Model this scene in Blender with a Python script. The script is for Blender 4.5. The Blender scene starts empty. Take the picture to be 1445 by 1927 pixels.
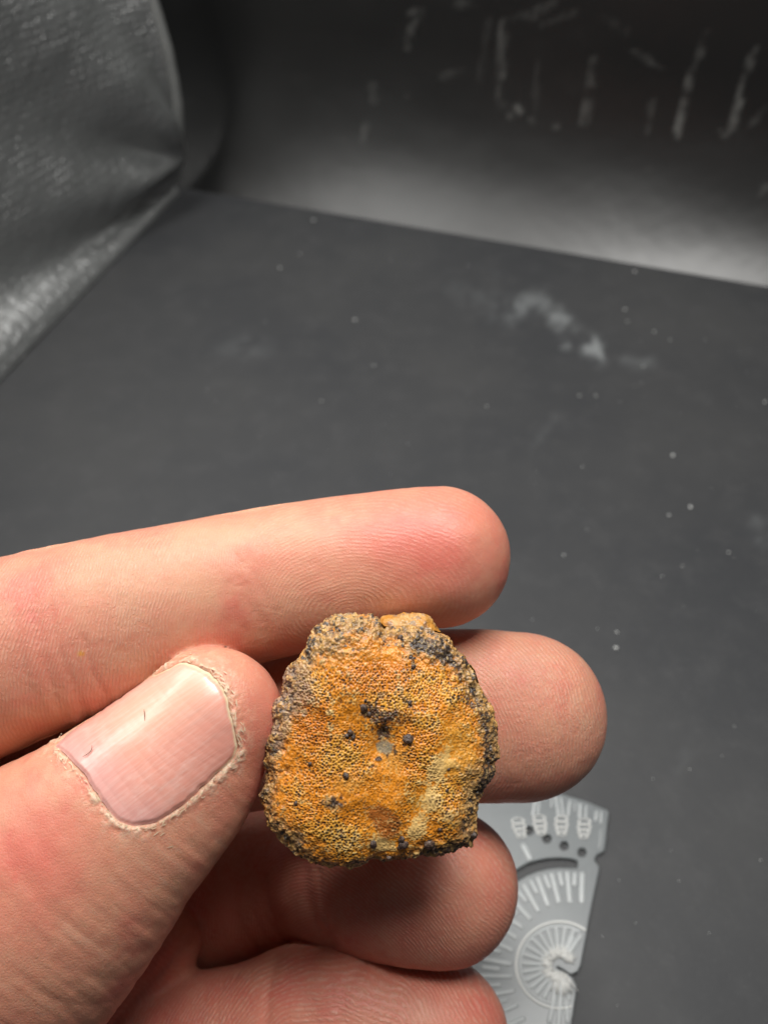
import bpy, bmesh, math, random
import numpy as np
from mathutils import Matrix, Vector

random.seed(7)
rng = np.random.RandomState(11)
scn = bpy.context.scene
COL = scn.collection
scn.unit_settings.scale_length = 0.01          # 1 unit = 1 cm

# ------------------------------------------------------------------ camera
FPX = 1500.0                                    # focal length in pixels of the 1445 x 1927 photograph
CX, CY = 722.5, 963.5
CAM = np.array([0.0, 0.0, 18.0])
PITCH = math.radians(47.0)
ROLL = math.radians(-2.75)
_f = np.array([0, math.cos(PITCH), -math.sin(PITCH)])
_u0 = np.array([0, math.sin(PITCH), math.cos(PITCH)])
_x0 = np.array([1.0, 0, 0])
RGT = math.cos(ROLL) * _x0 + math.sin(ROLL) * _u0
UPV = -math.sin(ROLL) * _x0 + math.cos(ROLL) * _u0
BCK = -_f
RMAT = np.stack([RGT, UPV, BCK], axis=1)        # camera axes as columns

cam_d = bpy.data.cameras.new("camera")
cam = bpy.data.objects.new("camera", cam_d)
COL.objects.link(cam)
scn.camera = cam
M4 = Matrix.Identity(4)
for i in range(3):
    for j in range(3):
        M4[i][j] = RMAT[i, j]
    M4[i][3] = CAM[i]
cam.matrix_world = M4
cam_d.sensor_fit = 'VERTICAL'
cam_d.sensor_height = 24.0
cam_d.lens = FPX / 1927.0 * 24.0
cam_d.clip_start = 0.1
cam_d.clip_end = 500
cam_d.dof.use_dof = True
cam_d.dof.focus_distance = 9.75
cam_d.dof.aperture_fstop = 0.15

# ------------------------------------------------------------------ light
world = bpy.data.worlds.new("World")
scn.world = world
world.use_nodes = True
world.node_tree.nodes['Background'].inputs[0].default_value = (0.93, 0.97, 1.0, 1)
world.node_tree.nodes['Background'].inputs[1].default_value = 0.045


def area(name, loc, target, sx, sy, power, col=(1, 1, 1)):
    d = bpy.data.lights.new(name, 'AREA')
    d.shape = 'RECTANGLE'
    d.size = sx
    d.size_y = sy
    d.energy = power
    d.color = col
    o = bpy.data.objects.new(name, d)
    COL.objects.link(o)
    o.location = loc
    o.rotation_euler = (Vector(target) - Vector(loc)).to_track_quat('-Z', 'Y').to_euler()
    return o


area("ceiling_led_panel", (5, 12, 42), (1, 9, 0), 18, 8, 15800, (1.0, 0.985, 0.95))
area("ceiling_led_strip", (-20, 27, 42), (-6, 14, 0), 66, 7, 18500, (1.0, 0.985, 0.95))
scn.view_settings.view_transform = 'Standard'
scn.view_settings.look = 'None'
scn.view_settings.exposure = 0
scn.view_settings.gamma = 1


# ------------------------------------------------------------------ helpers
def cs(px, py, depth):
    """photo pixel + depth -> camera space (cm)"""
    px = np.asarray(px, float); py = np.asarray(py, float); depth = np.asarray(depth, float)
    return np.stack([(px - CX) / FPX * depth, -(py - CY) / FPX * depth, -depth + 0 * px], -1)


def c2w(p):
    return p @ RMAT.T + CAM


def w2px(p):
    q = (p - CAM) @ RMAT
    d = -q[..., 2]
    return np.stack([q[..., 0] / d * FPX + CX, -q[..., 1] / d * FPX + CY], -1)


def floor_pt(px, py, z=0.0):
    d = c2w(cs(px, py, 1.0)) - CAM
    t = (z - CAM[2]) / d[..., 2]
    return CAM + d * t[..., None] if np.ndim(t) else CAM + d * t


def _hash(ix, iy, iz, seed):
    n = (ix.astype(np.int64) * 374761393 + iy.astype(np.int64) * 668265263 + iz.astype(np.int64) * 2147483647 + seed * 1274126177) & 0xffffffff
    n = ((n ^ (n >> 13)) * 1274126177) & 0xffffffff
    n = ((n ^ (n >> 16)) * 2246822519) & 0xffffffff
    n = n ^ (n >> 15)
    return (n & 0xffffff) / float(0xffffff)


def vnoise(p, seed=0):
    i = np.floor(p).astype(np.int64)
    f = p - i
    f = f * f * f * (f * (f * 6 - 15) + 10)
    r = 0
    for dx in (0, 1):
        wx = f[:, 0] if dx else 1 - f[:, 0]
        for dy in (0, 1):
            wy = f[:, 1] if dy else 1 - f[:, 1]
            for dz in (0, 1):
                wz = f[:, 2] if dz else 1 - f[:, 2]
                r = r + wx * wy * wz * _hash(i[:, 0] + dx, i[:, 1] + dy, i[:, 2] + dz, seed)
    return r * 2 - 1


def fbm(p, scale, octv=4, seed=0, gain=0.5):
    a, s, t, n = 1.0, scale, 0, 0
    for k in range(octv):
        t = t + a * vnoise(p * s + 17.3 * k, seed + k)
        n += a
        a *= gain
        s *= 2.03
    return t / n


def sstep(a, b, x):
    t = np.clip((x - a) / (b - a), 0, 1)
    return t * t * (3 - 2 * t)


def mesh_from(name, verts, faces, smooth=True):
    me = bpy.data.meshes.new(name)
    verts = np.asarray(verts, np.float32)
    if isinstance(faces, np.ndarray):
        n, k = faces.shape
        me.vertices.add(len(verts)); me.vertices.foreach_set('co', verts.ravel())
        me.loops.add(n * k); me.loops.foreach_set('vertex_index', faces.astype(np.int32).ravel())
        me.polygons.add(n)
        me.polygons.foreach_set('loop_start', np.arange(0, n * k, k, dtype=np.int32))
        me.update(calc_edges=True)
    else:
        me.from_pydata([tuple(v) for v in verts], [], faces)
        me.update()
    me.polygons.foreach_set('use_smooth', np.full(len(me.polygons), smooth))
    return me


def link(name, me, mat=None, parent=None):
    o = bpy.data.objects.new(name, me)
    COL.objects.link(o)
    if mat is not None and not me.materials:
        me.materials.append(mat)
    if parent is not None:
        o.parent = parent
    return o


def setattr_f(me, name, arr):
    a = me.attributes.new(name, 'FLOAT', 'POINT')
    a.data.foreach_set('value', np.asarray(arr, np.float32))


def setattr_c(me, name, arr):
    a = me.attributes.new(name, 'FLOAT_COLOR', 'POINT')
    c = np.ones((len(arr), 4), np.float32)
    c[:, :3] = np.clip(arr, 0, 1)
    a.data.foreach_set('color', c.ravel())


def grid_faces(nu, nv):
    i = np.arange(nu - 1)[:, None] * nv + np.arange(nv - 1)[None, :]
    return np.stack([i, i + nv, i + nv + 1, i + 1], -1).reshape(-1, 4)


def tag(o, label=None, cat=None, group=None, kind=None):
    if label: o['label'] = label
    if cat: o['category'] = cat
    if group: o['group'] = group
    if kind: o['kind'] = kind
    return o


class NT:
    def __init__(s, name):
        s.m = bpy.data.materials.new(name)
        s.m.use_nodes = True
        s.t = s.m.node_tree
        s.b = s.t.nodes['Principled BSDF']

    def n(s, typ, **kw):
        nd = s.t.nodes.new(typ)
        for k, v in kw.items():
            setattr(nd, k, v)
        return nd

    def l(s, a, b):
        s.t.links.new(a, b)

    def attr(s, name):
        nd = s.n('ShaderNodeAttribute'); nd.attribute_name = name
        return nd

    def math(s, op, a, b=None, c=None):
        nd = s.n('ShaderNodeMath', operation=op)
        for i, v in enumerate((a, b, c)):
            if v is None: continue
            if isinstance(v, (int, float)): nd.inputs[i].default_value = v
            else: s.l(v, nd.inputs[i])
        return nd.outputs[0]

    def mix(s, f, a, b, typ='MIX'):
        nd = s.n('ShaderNodeMix', data_type='RGBA', blend_type=typ)
        for sock, v in ((nd.inputs[0], f), (nd.inputs[6], a), (nd.inputs[7], b)):
            if isinstance(v, (int, float)): sock.default_value = v
            elif isinstance(v, tuple): sock.default_value = (*v, 1) if len(v) == 3 else v
            else: s.l(v, sock)
        return nd.outputs[2]

    def noise(s, scale, detail=4, rough=0.5, vec=None, typ='FBM'):
        nd = s.n('ShaderNodeTexNoise')
        nd.inputs['Scale'].default_value = scale
        nd.inputs['Detail'].default_value = detail
        nd.inputs['Roughness'].default_value = rough
        s.l(vec if vec is not None else s.obj(), nd.inputs['Vector'])
        return nd.outputs[0]

    def obj(s):
        if not hasattr(s, '_o'):
            s._o = s.n('ShaderNodeTexCoord').outputs['Object']
        return s._o

    def ramp(s, x, p0, p1):
        nd = s.n('ShaderNodeMapRange')
        nd.interpolation_type = 'SMOOTHSTEP'
        s.l(x, nd.inputs[0])
        nd.inputs[1].default_value = p0
        nd.inputs[2].default_value = p1
        return nd.outputs[0]

    def bump(s, h, strength, dist, prev=None):
        nd = s.n('ShaderNodeBump')
        nd.inputs['Strength'].default_value = strength
        nd.inputs['Distance'].default_value = dist
        s.l(h, nd.inputs['Height'])
        if prev is not None:
            s.l(prev, nd.inputs['Normal'])
        return nd.outputs[0]

    def set(s, **kw):
        for k, v in kw.items():
            k = k.replace('_', ' ')
            if isinstance(v, (int, float)): s.b.inputs[k].default_value = v
            elif isinstance(v, tuple): s.b.inputs[k].default_value = (*v, 1) if k.endswith('Color') or k == 'Specular Tint' else v
            else: s.l(v, s.b.inputs[k])
        return s


# ================================================================== setting
# ---- floor: dark grey vinyl sheet
CORN = floor_pt(332, 352)
RIGHT = floor_pt(1445, 540)
LEFTN = floor_pt(0, 695)
e_back = (RIGHT - CORN) / np.linalg.norm(RIGHT - CORN)
n_back = np.array([e_back[1], -e_back[0], 0]); n_back = n_back if n_back[1] < 0 else -n_back   # towards the camera
e_side = (LEFTN - CORN) / np.linalg.norm(LEFTN - CORN)
n_side = np.array([-e_side[1], e_side[0], 0]); n_side = n_side if n_side[0] > 0 else -n_side   # into the box

m = NT("dark_vinyl")
cl = m.noise(0.12, 5, 0.6)
sp = m.noise(7.0, 3, 0.7)
fine = m.noise(30, 2, 0.6)
base = m.mix(m.ramp(cl, 0.3, 0.7), (0.040, 0.0415, 0.045), (0.055, 0.0555, 0.057))
base = m.mix(m.math('MULTIPLY', m.ramp(m.noise(.9, 5, .7), 0.45, 0.75), 0.35), base, (0.078, 0.078, 0.080))
base = m.mix(m.math('MULTIPLY', m.ramp(sp, 0.55, 0.8), 0.35), base, (0.09, 0.09, 0.092))
sm = m.attr('smudge').outputs['Fac']
base = m.mix(sm, base, (0.36, 0.38, 0.385))
m.set(Base_Color=base, Roughness=0.55, Specular_IOR_Level=0.35)
m.set(Normal=m.bump(fine, 0.25, 0.01, m.bump(m.noise(1.2, 3), 0.2, 0.05)))
MAT_FLOOR = m.m

nx, ny = 420, 420
fx = np.linspace(-40, 50, nx); fy = np.linspace(-25, 65, ny)
G = np.stack(np.meshgrid(fx, fy, indexing='ij'), -1).reshape(-1, 2)
P = np.concatenate([G, np.zeros((len(G), 1))], 1)
front = (P - CAM) @ _f > 2
PX = np.full((len(P), 2), -9999.0)
PX[front] = w2px(P[front])


def seg_d(PX, a, b):
    a = np.array(a, float); b = np.array(b, float)
    ab = b - a
    t = np.clip(((PX - a) @ ab) / max(ab @ ab, 1e-6), 0, 1)
    return np.linalg.norm(PX - (a + t[:, None] * ab), axis=1)


nz = fbm(np.c_[PX * 0.02, np.zeros(len(PX))], 1.0, 4, 3)
nz2 = fbm(np.c_[PX * 0.05, np.zeros(len(PX))], 1.0, 3, 9)
sm = np.zeros(len(P))
for a, b, w, s in [((900, 555), (985, 575), 26, .28), ((975, 572), (1040, 578), 20, .55), ((1035, 580), (1080, 635), 17, .75),
                   ((1118, 640), (1135, 680), 15, 1.15), ((1175, 675), (1215, 682), 15, .3), ((1075, 640), (1125, 690), 12, .25),
                   ((410, 660), (490, 650), 18, .12), ((860, 540), (900, 560), 20, .12), ((1420, 980), (1430, 1010), 20, .25),
                   ((1270, 1480), (1300, 1390), 8, .12), ((990, 860), (1050, 780), 10, .10)]:
    d = seg_d(PX, a, b)
    sm = np.maximum(sm, s * sstep(w * 1.5, 0, d + nz * w * 1.8) * sstep(-.55, .35, nz2 + .5 * nz))
sm = np.clip(sm, 0, 1) * 0.55
me = mesh_from("floor", P, grid_faces(nx, ny))
setattr_f(me, 'smudge', sm)
fl = link("floor", me, MAT_FLOOR)
tag(fl, kind='structure')

# ---- back wall: glossy black sheet whose foot curls out onto the floor
m = NT("glossy_black_sheet")
sm = m.attr('smudge').outputs['Fac']
base = m.mix(sm, (0.005, 0.005, 0.0048), (0.19, 0.19, 0.18))
m.set(Base_Color=base, Roughness=0.40, Specular_IOR_Level=0.5, IOR=1.72)
m.set(Normal=m.bump(m.noise(9, 3, .6), 0.10, 0.02, m.bump(m.noise(0.5, 2), 0.15, 0.2)))
MAT_BACK = m.m
nu, nv = 620, 420
uu = np.linspace(-25, 70, nu)
# profile: foot leans out towards the camera
RF = 9.5
ang0 = math.radians(47)
arc = np.linspace(0, 1, 90)
prof = []
for t in arc:                       # concave fillet from slope ang0 to vertical
    a = ang0 * (1 - t)
    prof.append((RF * (1 - math.cos(a)), RF * (math.sin(ang0) - math.sin(a))))
top = prof[-1][1]
hh = np.linspace(top, 50, nv - 90 + 1)[1:]
prof += [(0.0, h) for h in hh]
prof = np.array(prof)
off0 = prof[0][0]
U, V = np.meshgrid(uu, np.arange(nv), indexing='ij')
U = U.ravel(); V = V.ravel()
P = CORN[None] + U[:, None] * e_back + (prof[V, 0] - off0)[:, None] * n_back
P[:, 2] = prof[V, 1] - 0.02
nn = fbm(np.c_[U * 0.06, P[:, 2] * 0.10, U * 0], 1.0, 3, 5)
P += (nn * 0.35 * sstep(0, 4, P[:, 2]))[:, None] * n_back
PX = w2px(P)
nz = fbm(np.c_[PX * 0.03, np.zeros(len(PX))], 1.0, 4, 3)
nz2 = fbm(np.c_[PX[:, 0] * 0.12, PX[:, 1] * 0.04, np.zeros(len(PX))], 1.0, 3, 9)
sm = np.zeros(len(P))
strokes = [((770, 25), (790, 20), 13, .45), ((772, 55), (765, 90), 9, .4), ((790, 25), (775, 50), 10, .35),
           ((865, 8), (895, 8), 14, .22), ((1000, 30), (1040, 5), 12, .22), ((1010, 20), (960, 35), 8, .12),
           ((948, 45), (935, 195), 11, .32), ((915, 40), (905, 150), 10, .12), ((945, 200), (960, 212), 16, .3),
           ((968, 200), (978, 210), 12, .75), ((1000, 225), (1000, 225), 8, .3), ((1045, 238), (1045, 238), 10, .35),
           ((768, 180), (768, 180), 10, .35), ((1115, 110), (1098, 230), 13, .34), ((1190, 95), (1215, 110), 9, .25),
           ((1215, 115), (1245, 130), 9, .35), ((1318, 95), (1298, 140), 7, .22), ((1297, 145), (1272, 258), 9, .55),
           ((1228, 190), (1217, 250), 7, .3), ((1420, 95), (1398, 150), 8, .45), ((1396, 155), (1367, 268), 9, .6),
           ((1355, 245), (1365, 268), 5, .4), ((1438, 200), (1415, 235), 8, .25), ((1440, 350), (1430, 370), 9, .3),
           ((700, 160), (705, 190), 10, .12), ((690, 235), (680, 262), 8, .18), ((870, 130), (830, 145), 9, .14),
           ((1020, 45), (1080, 25), 8, .14), ((1135, 30), (1180, 60), 10, .10), ((1010, 100), (1005, 230), 7, .14),
           ((1320, 80), (1330, 60), 14, .10), ((1220, 320), (1222, 320), 10, .1)]
for a, b, w, s in strokes:
    d = seg_d(PX, a, b)
    w = w * .85
    core = sstep(w, w * 0.3, d + nz * w * 0.8) * sstep(-.75, .1, nz2)
    rim = 0.65 + 0.5 * sstep(w * 0.3, w * 0.8, d)
    sm = np.maximum(sm, s * core * rim * (0.75 + 0.7 * nz2))
sm = np.maximum(sm, 0.018 * sstep(0.1, 0.6, fbm(np.c_[PX * 0.012, PX[:, :1] * 0], 1, 5, 21, .65)))
me = mesh_from("back_wall", P, grid_faces(nu, nv))
setattr_f(me, 'smudge', np.clip(sm * 1.1, 0, 1))
o = link("back_wall", me, MAT_BACK)
tag(o, kind='structure')

# ---- side wall: sagging non-woven black cloth
m = NT("black_cloth")
uv = m.n('ShaderNodeUVMap').outputs[0]
mp = m.n('ShaderNodeMapping')
mp.inputs['Scale'].default_value = (1, 1, 1)
m.l(uv, mp.inputs[0])
vor = m.n('ShaderNodeTexVoronoi')
vor.inputs['Scale'].default_value = 3.6
vor.inputs['Randomness'].default_value = 0.35
m.l(mp.outputs[0], vor.inputs['Vector'])
cell = m.ramp(vor.outputs['Distance'], 0.12, 0.42)
fib = m.noise(14, 4, 0.7, mp.outputs[0])
base = m.mix(fib, (0.085, 0.09, 0.09), (0.17, 0.177, 0.175))
m.set(Base_Color=base, Roughness=0.38, Specular_IOR_Level=0.5, IOR=3.4)
m.set(Normal=m.bump(fib, 0.4, 0.05, m.bump(cell, 0.55, 0.05, m.bump(m.noise(.35, 4, .6, mp.outputs[0]), .5, .5))))
MAT_CLOTH = m.m

nu, nv = 360, 320
# the far edge of the cloth, traced in front of the back wall at its own distance
EDGE_IN = 8
edge_px = np.array([(332, 352), (340, 330), (344, 290), (345, 240), (343, 195), (336, 150), (326, 100), (312, 50), (297, 0), (275, -70), (240, -160), (200, -250)], float)
BASE0 = CORN + n_back * 0.6
edge = []
for q in edge_px:
    d = c2w(cs(q[0], q[1], 1.0)) - CAM
    t = ((BASE0 - CAM) @ n_back) / (d @ n_back)
    edge.append(CAM + d * t)
edge = np.array(edge)
edge[0, 2] = max(edge[0, 2], 0)
hs = edge[:, 2] - edge[0, 2]
L = 46.0
uu = np.linspace(0, 1, nu)               # 0 = far edge, 1 = near end
vv = np.linspace(0, 1, nv)
HMAX = 17.0
BASE_E = edge[0] * np.array([1, 1, 0])
U, V = np.meshgrid(uu, vv, indexing='ij')
U = U.ravel(); V = V.ravel()
H = HMAX * V ** 1.25
uu_d = L * uu ** 1.3
dist = L * U ** 1.3
Rf = 0.5 + 3.3 * sstep(0, 16, dist)
vi = np.tile(np.arange(nv), nu)
Rr_ = 0.5 + 1.2 * sstep(0, 15, uu_d)           # convex padded foot
Rc_ = 0.4 + 2.2 * sstep(0, 15, uu_d)             # concave sweep above it
a0_, a1_, a2_ = math.radians(22), math.radians(70), math.radians(4)
OUT = np.zeros((nu, nv)); ZZ = np.zeros((nu, nv))
for k in range(1, nv):
    if k <= 50:
        an = a0_ + (a1_ - a0_) * k / 50; ds = Rr_ * (a1_ - a0_) / 50
    elif k <= 120:
        an = a1_ + (a2_ - a1_) * (k - 50) / 70; ds = Rc_ * (a1_ - a2_) / 70
    else:
        an = a2_; ds = np.full(nu, HMAX / (nv - 121))
    OUT[:, k] = OUT[:, k - 1] - math.sin(an) * ds
    ZZ[:, k] = ZZ[:, k - 1] + math.cos(an) * ds
OUT -= OUT.max(1)[:, None]
foot_out = OUT.ravel(); H = ZZ.ravel()
E = np.stack([np.interp(H, hs, edge[:, k]) for k in range(3)], -1)
E = BASE_E + (E - BASE_E) * np.exp(-dist / 9)[:, None]
E[:, 2] = H
P = E + dist[:, None] * e_side + foot_out[:, None] * n_side
P += (1.2 * np.exp(-((H - 10) / 4.0) ** 2) * sstep(5, 16, dist))[:, None] * n_side
P -= (foot_out * np.exp(-(dist / 1.6) ** 1.5) * sstep(0.2, 2.0, H))[:, None] * n_side
# folds radiating from the lower far corner
ang = np.arctan2(H - 1.6, dist + 0.3)
rad = np.hypot(H - 1.6, dist)
fold = sstep(0, 1.2, H) * 0.75 * np.sin(ang * 7.5 + 0.6 + 0.25 * fbm(np.c_[H * .2, dist * .2, H * 0], 1, 3, 2)) * sstep(0.3, 3, rad) * np.exp(-rad / 13)
P += (fold + 0.22 * fbm(np.c_[H * 0.25, dist * 0.25, H * 0], 1, 3, 8) * sstep(0, 3, dist) * sstep(0, 2, H))[:, None] * n_side
# the far edge rolls back on itself
roll = np.exp(-(dist / 0.9) ** 2)
P -= (roll * 0.7)[:, None] * n_side * 0.0
P[:, 2] = np.maximum(P[:, 2], 0.0) + 0.01
me = mesh_from("side_wall", P, grid_faces(nu, nv))
uvl = me.uv_layers.new(name="UVMap")
li = np.zeros(len(me.loops), np.int32); me.loops.foreach_get('vertex_index', li)
uvl.data.foreach_set('uv', np.c_[dist[li], H[li]].astype(np.float32).ravel())
o = link("side_wall", me, MAT_CLOTH)
md = o.modifiers.new("thickness", 'SOLIDIFY'); md.thickness = 0.12; md.offset = -1
tag(o, kind='structure')
SIDE_P = P
# rolled hem added down the far edge of the cloth to carry its light rim
def tube0(path, r, nseg=14):
    path = np.asarray(path, float); V = []; F = []
    n = len(path)
    for i in range(n):
        t = path[min(i + 1, n - 1)] - path[max(i - 1, 0)]; t /= np.linalg.norm(t)
        a = np.cross(t, [0.3, 0.9, 0.2]); a /= np.linalg.norm(a); b = np.cross(t, a)
        for k in range(nseg):
            th = 2 * math.pi * k / nseg
            V.append(path[i] + r * (a * math.cos(th) + b * math.sin(th)) * (1 + .04 * math.sin(i * .9) * math.sin(i * .37)))
    for i in range(n - 1):
        for k in range(nseg):
            F.append((i * nseg + k, i * nseg + (k + 1) % nseg, (i + 1) * nseg + (k + 1) % nseg, (i + 1) * nseg + k))
    return V, F
he = np.array([edge[0] * 0 + np.interp(h, hs, np.arange(len(hs))) for h in np.linspace(0.5, 16, 60)])[:, 0]
hp = np.stack([np.interp(he, np.arange(len(hs)), edge[:, k]) for k in range(3)], -1) + n_back * 0.05 - e_back * 0.22
mh = NT("hem_rim_light")  # lighter copy of the cloth: the edge's rim highlight is put into its colour
mh.set(Base_Color=mh.mix(mh.noise(6, 4), (.17, .175, .17), (.26, .265, .26)), Roughness=.45, Specular_IOR_Level=.6, Normal=mh.bump(mh.noise(10, 4, .7), .4, .04))
V_, F_ = tube0(hp, 0.24)
oh = link("hem", mesh_from("hem", V_, F_), mh.m, o)

# ---- dust on floor and walls: pale specks
m = NT("pale_dust")
m.set(Base_Color=(0.75, 0.76, 0.74), Roughness=0.5, Specular_IOR_Level=0.8)
MAT_DUST = m.m
bm = bmesh.new()
specks = [(668, 603, .05), (703, 688, .035), (1194, 512, .05), (1230, 625, .04), (1180, 605, .03), (1260, 640, .03), (1265, 858, .055),
          (1298, 955, .05), (1258, 970, .035), (1158, 1220, .05), (590, 415, .06), (527, 505, .05), (565, 478, .03), (1090, 745, .035),
          (1120, 745, .03), (605, 755, .03), (915, 765, .03), (1438, 757, .04), (1095, 878, .025), (1060, 1045, .03), (1160, 1190, .03),
          (1370, 1040, .03), (1175, 583, .05), (880, 500, .02), (1210, 690, .03), (1245, 1085, .02), (1165, 470, .03), (735, 490, .02),
          (500, 605, .02), (1283, 1065, .02), (1325, 640, .02)]
for k in range(130):
    specks.append((random.uniform(0, 1445), random.uniform(560, 1900), random.choice((.008, .010, .012, .016))))
for (x, y, r) in specks:
    p = floor_pt(x, y)
    mt = Matrix.Translation(p + np.array([0, 0, r * .5])) @ Matrix.Rotation(random.uniform(0, 6), 4, 'Z') @ Matrix.Diagonal((1.2, .8, .7, 1))
    bmesh.ops.create_icosphere(bm, subdivisions=1, radius=r, matrix=mt)
me = bpy.data.meshes.new("dust_specks"); bm.to_mesh(me); bm.free()
o = link("dust_specks", me, MAT_DUST)
tag(o, "scattered pale dust specks lying on the dark grey floor sheet", None, None, 'stuff')

# ================================================================== hand
# circles traced along every finger: photo x, photo y, radius in photo pixels, depth in cm
CH = {
    'index':  ([(826, 1049, 133, 10.95), (760, 1052, 134, 10.95), (640, 1072, 138, 10.95), (500, 1096, 143, 10.95), (340, 1134, 150, 10.9),
                (180, 1176, 162, 10.8), (20, 1226, 178, 10.7), (-150, 1290, 190, 10.9), (-420, 1400, 220, 11.6), (-760, 1560, 260, 13)], 0.86),
    'middle': ([(980, 1348, 158, 11.5), (900, 1346, 160, 11.5), (780, 1345, 158, 11.6), (600, 1352, 155, 11.9), (380, 1380, 158, 12.3),
                (100, 1440, 170, 12.7), (-300, 1560, 190, 13.2), (-700, 1700, 230, 13.6)], 0.72),
    'ring':   ([(832, 1667, 142, 12.0), (770, 1664, 140, 12.1), (655, 1652, 130, 12.7), (590, 1650, 124, 13.5), (470, 1648, 152, 14.2),
                (200, 1700, 170, 14.6), (-150, 1800, 190, 13.6), (-600, 1850, 230, 13.8)], 0.9),
    'little': ([(812, 1957, 146, 12.0), (740, 1948, 146, 12.0), (620, 1925, 152, 12.1), (480, 1975, 150, 12.3), (330, 2010, 158, 12.4), (120, 2080, 175, 12.6),
                (-200, 2120, 220, 13.0), (-600, 2150, 260, 13.5)], 0.9),
    'thumb':  ([(398, 1348, 132, 9.95), (362, 1396, 147, 9.95), (325, 1448, 166, 9.95), (265, 1508, 184, 9.9), (195, 1572, 202, 9.85), (100, 1658, 238, 9.9),
                (-30, 1762, 282, 10.1), (-220, 1900, 330, 10.6), (-500, 2080, 380, 11.6)], 0.78),
    'palm':   ([(285, 1775, 92, 12.9), (230, 1830, 130, 12.9), (120, 1920, 200, 12.9), (-150, 1980, 300, 13.2), (-500, 1900, 420, 13.6)], 0.9),
    'palm2':  ([(200, 1720, 160, 14.6), (-100, 1720, 300, 14.2), (-500, 1750, 420, 14)], 0.9),
}


def catmull(A, n):
    A = np.asarray(A, float)
    k = len(A)
    ext = np.vstack([2 * A[0] - A[1], A, 2 * A[-1] - A[-2]])
    out = []
    for t in np.linspace(0, k - 1 - 1e-6, n):
        i = int(t); f = t - i
        p0, p1, p2, p3 = ext[i], ext[i + 1], ext[i + 2], ext[i + 3]
        out.append(0.5 * (2 * p1 + (p2 - p0) * f + (2 * p0 - 5 * p1 + 4 * p2 - p3) * f * f + (3 * p1 - p0 - 3 * p2 + p3) * f ** 3))
    return np.array(out)


CHAIN = {}
for nm, (lst, flat) in CH.items():
    A = np.array(lst, float)
    pts = cs(A[:, 0], A[:, 1], A[:, 3])
    r = A[:, 2] * A[:, 3] / FPX
    C = catmull(np.c_[pts, r], len(lst) * 3)
    CHAIN[nm] = (C[:, :3], C[:, 3], flat)


def chain_sdf(nm, p, want_s=False):
    c, r, flat = CHAIN[nm]
    sc = np.array([1, 1, 1 / flat])
    q = p * sc; c = c * sc
    best = np.full(len(p), 1e9); bs = np.zeros(len(p)); acc = 0.0
    for i in range(len(c) - 1):
        a, b = c[i], c[i + 1]
        ab = b - a; l2 = ab @ ab
        t = np.clip(((q - a) @ ab) / l2, 0, 1)
        dv = q - a - t[:, None] * ab
        d = np.sqrt(np.einsum('ij,ij->i', dv, dv)) - (r[i] + t * (r[i + 1] - r[i]))
        mk = d < best
        best[mk] = d[mk]
        if want_s: bs[mk] = acc + t[mk] * math.sqrt(l2)
        acc += math.sqrt(l2)
    return (best, bs) if want_s else best


def smin(a, b, k):
    h = np.clip(0.5 + 0.5 * (b - a) / k, 0, 1)
    return b * (1 - h) + a * h - k * h * (1 - h)


def hand_sdf(p):
    d = chain_sdf('index', p)
    d = smin(d, chain_sdf('middle', p), 0.05)
    d = smin(d, chain_sdf('ring', p), 0.04)
    d = smin(d, chain_sdf('little', p), 0.04)
    d = smin(d, chain_sdf('palm', p), 0.15)
    d = smin(d, chain_sdf('palm2', p), 0.3)
    d = smin(d, chain_sdf('thumb', p), 0.05)
    return d


# swept tubes -> voxel remesh -> one continuous skin
bm = bmesh.new()
for nm, (c, r, flat) in CHAIN.items():
    cd = catmull(np.c_[c, r], len(c) * 3)
    for q in cd:
        mt = Matrix.Translation(q[:3]) @ Matrix.Diagonal((1, 1, flat, 1))
        bmesh.ops.create_icosphere(bm, subdivisions=2, radius=q[3], matrix=mt)
me0 = bpy.data.meshes.new("hand_tmp"); bm.to_mesh(me0); bm.free()
ot = bpy.data.objects.new("hand_tmp", me0); COL.objects.link(ot)
# keep the part in and near the frame
md = ot.modifiers.new("r", 'REMESH'); md.mode = 'VOXEL'; md.voxel_size = 0.045
dg = bpy.context.evaluated_depsgraph_get()
ev = ot.evaluated_get(dg)
mr = ev.to_mesh()
nvv = len(mr.vertices)
HV = np.zeros(nvv * 3, np.float32); mr.vertices.foreach_get('co', HV); HV = HV.reshape(-1, 3).astype(float)
npol = len(mr.polygons)
lt = np.zeros(npol, np.int32); mr.polygons.foreach_get('loop_total', lt)
lv = np.zeros(len(mr.loops), np.int32); mr.loops.foreach_get('vertex_index', lv)
ls = np.zeros(npol, np.int32); mr.polygons.foreach_get('loop_start', ls)
assert (lt == 4).all()
HF = lv.reshape(-1, 4).copy()
ev.to_mesh_clear()
bpy.data.objects.remove(ot); bpy.data.meshes.remove(me0)
# cut away what lies far outside the frame
dep = -HV[:, 2]
hx = HV[:, 0] / dep * FPX + CX; hy = -HV[:, 1] / dep * FPX + CY
keep = (hx > -420) & (hy < 2330)
fk = keep[HF].all(1)
HF = HF[fk]
used = np.unique(HF)
remap = -np.ones(nvv, np.int64); remap[used] = np.arange(len(used))
HF = remap[HF]; HV = HV[used]


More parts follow.
